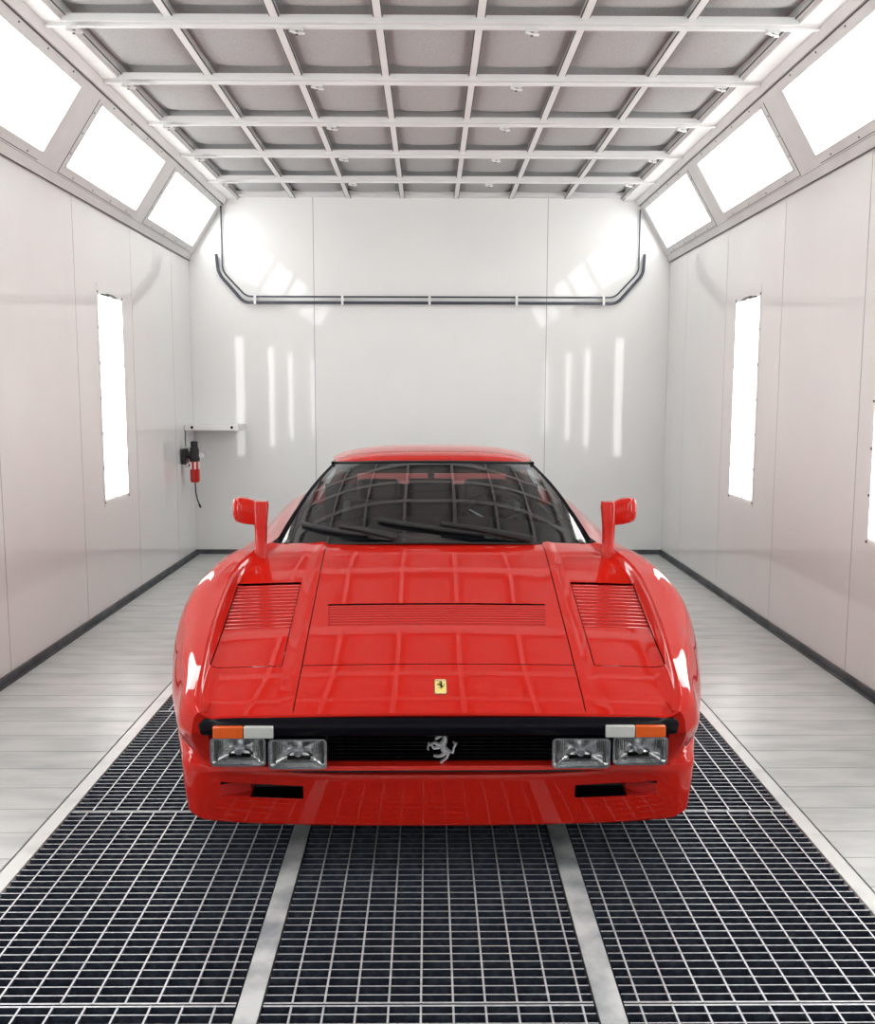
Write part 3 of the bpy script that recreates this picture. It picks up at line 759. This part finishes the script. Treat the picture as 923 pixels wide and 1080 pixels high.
# wipers
def on_ws(x, t, off): 
    u = max(-1, min(1, x / (.655 + (.49 - .655)*t))); p = wsp(u, t); return Vector((p[0], p[1] - off*.3, p[2] + off))
for nm, tip, piv in (('a', (-.565, .17), (-.15, .015)), ('b', (-.235, .20), (.395, .005))):
    e = empty('wiper', tuple(on_ws(piv[0], piv[1], .0))); e.parent = CAR; L = Vector(e.location)
    b = MB(); pts = []
    for k in range(13):
        t = k/12; x = piv[0] + (tip[0]-piv[0])*t; tt = piv[1] + (tip[1]-piv[1])*t; pts.append(on_ws(x, tt, .016 + .012*math.sin(math.pi*t)) - L)
    b.tube(pts[:8], [.017 - .008*k/8 for k in range(8)], M['matt'], 8); b.lathe([(0, -.01), (.018, -.01), (.018, .02), (0, .02)], (0, 0, .008), 'z', M['matt'], 14); b.build('wiper_arm', e, smooth=50)
    b = MB(); pts = []
    for k in range(15):
        t = .30 + .70*k/14; x = piv[0] + (tip[0]-piv[0])*t; tt = piv[1] + (tip[1]-piv[1])*t - .012*math.sin(math.pi*k/14); pts.append(on_ws(x, tt, .009) - L)
    b.tube(pts, [.006] + [.0115]*13 + [.006], M['rubber'], 8); b.build('wiper_blade', e, smooth=50)
# door mirrors
for s in (1, -1):
    e = empty('door_mirror', (s*.690, 1.14, ztop(.66, 1.14))); e.parent = CAR
    def mp(x, y, z): return (s*x, y, z)
    b = MB(); G = []
    zb0 = -.02
    for t, x0, x1, y0, y1 in ((zb0, -.025, .050, -.03, .06), (.004, -.022, .030, -.028, .05), (.03, -.020, .014, -.022, .045), (.12, -.024, .018, -.020, .035), (.195, -.032, .022, -.018, .032), (.216, -.030, .020, -.014, .030)):
        G.append([mp(x0, y0+.006, t), mp(x0+.008, y0, t), mp(x1-.008, y0, t), mp(x1, y0+.006, t), mp(x1, y1, t), mp(x0, y1, t)])
    b.grid(G, M['paint'], closed=True); b.face(G[-1], M['paint']); b.build('mirror_stalk', e, smooth=40, bevel=None)
    b = MB(); G = []
    for x, z0, z1, d in ((-.008, .122, .214, .0), (.02, .120, .216, -.006), (.05, .124, .226, -.012), (.075, .129, .230, -.012), (.094, .134, .229, -.006), (.102, .142, .222, .004)):
        r = .012; G.append([mp(x, d - .004, z0 + r), mp(x, d - .012 + r*.3, z0 + r*1.8), mp(x, d - .014 + r*.2, (z0+z1)/2), mp(x, d - .010, z1 - r*1.5), mp(x, d + .004, z1 - .002), mp(x, .05, z1), mp(x, .055, z1 - .004), mp(x, .055, z0 + .004), mp(x, .05, z0), mp(x, d + .008, z0 + .002)])
    b.grid(G, M['paint'], closed=True); b.face(G[-1], M['paint']); b.face(G[0], M['paint']); b.build('mirror_housing', e, smooth=50)
    b = MB(); b.face([mp(.0, .0562, .128), mp(.094, .0562, .138), mp(.094, .0562, .222), mp(.0, .0562, .210)], M['mirror']); b.build('mirror_glass', e)
# wheels
def wheel():
    e = empty('wheel', (0, 0, 0)); e.parent = CAR
    b = MB(); b.lathe([(.205, -.105), (.26, -.115), (.295, -.11), (.313, -.095), (.315, 0), (.313, .095), (.295, .11), (.26, .115), (.205, .105), (.205, -.105)], (0, 0, 0), 'x', M['rubber'], 48); b.build('tyre', e, smooth=40)
    b = MB(); b.lathe([(.205, -.105), (.207, .10), (.197, .105), (.19, .06), (.185, -.1)], (0, 0, 0), 'x', M['steel'], 48)
    b.lathe([(0, .075), (.035, .075), (.05, .06), (.05, .03), (0, .03)], (0, 0, 0), 'x', M['steel'], 24)
    for k in range(5):
        a = 2*math.pi*k/5; c, s_ = math.cos(a), math.sin(a)
        def q(r, w, h): return (h, r*c - w*s_, r*s_ + w*c)
        b.hexa([q(.03, -.035, .04), q(.03, .035, .04), q(.195, .022, .05), q(.195, -.022, .05), q(.03, -.03, .07), q(.03, .03, .07), q(.195, .016, .085), q(.195, -.016, .085)], M['steel'])
    b.build('rim', e, smooth=35)
    return e
w0 = wheel()
for k, (x, y) in enumerate(((.765, .93), (-.765, .93), (.81, 3.37), (-.81, 3.37))):
    o = w0 if k == 0 else copy_tree(w0, CAR); o.location = (x, y, .3155)
    if x < 0: o.rotation_euler.z = math.pi
b = MB(); b.box(-.66, .66, .18, .48, .17, .30, M['matt']); b.box(-.62, .62, .2, 4.1, .16, .24, M['matt']); b.build('underbody', CAR)

# ------------------------------------------------------------------ world, camera, view
M['paint'].node_tree.nodes['Principled BSDF'].inputs['Coat IOR'].default_value = 1.42
w = bpy.data.worlds.new('world'); bpy.context.scene.world = w; w.use_nodes = True
w.node_tree.nodes['Background'].inputs[0].default_value = (.8, .8, .8, 1); w.node_tree.nodes['Background'].inputs[1].default_value = .05
f, p, y, r = 1010., .1206, .0086, .0022
fw = Vector((math.sin(y)*math.cos(p), math.cos(y)*math.cos(p), -math.sin(p))); rt = Vector((math.cos(y), -math.sin(y), 0)); up = rt.cross(fw)
rt2 = rt*math.cos(r) + up*math.sin(r); up2 = -rt*math.sin(r) + up*math.cos(r)
cd = bpy.data.cameras.new('camera'); cam = bpy.data.objects.new('camera', cd); COL.objects.link(cam)
mt = Matrix((rt2, up2, -fw)).transposed().to_4x4(); mt.translation = (0, 0, 1.4); cam.matrix_world = mt
cd.sensor_fit = 'VERTICAL'; cd.sensor_height = 24; cd.lens = 24 * f / 1080; cd.clip_start = .02
sc = bpy.context.scene; sc.camera = cam
vs = sc.view_settings; vs.view_transform = 'Standard'; vs.look = 'None'; vs.gamma = 1; vs.use_curve_mapping = False; vs.exposure = 1.08
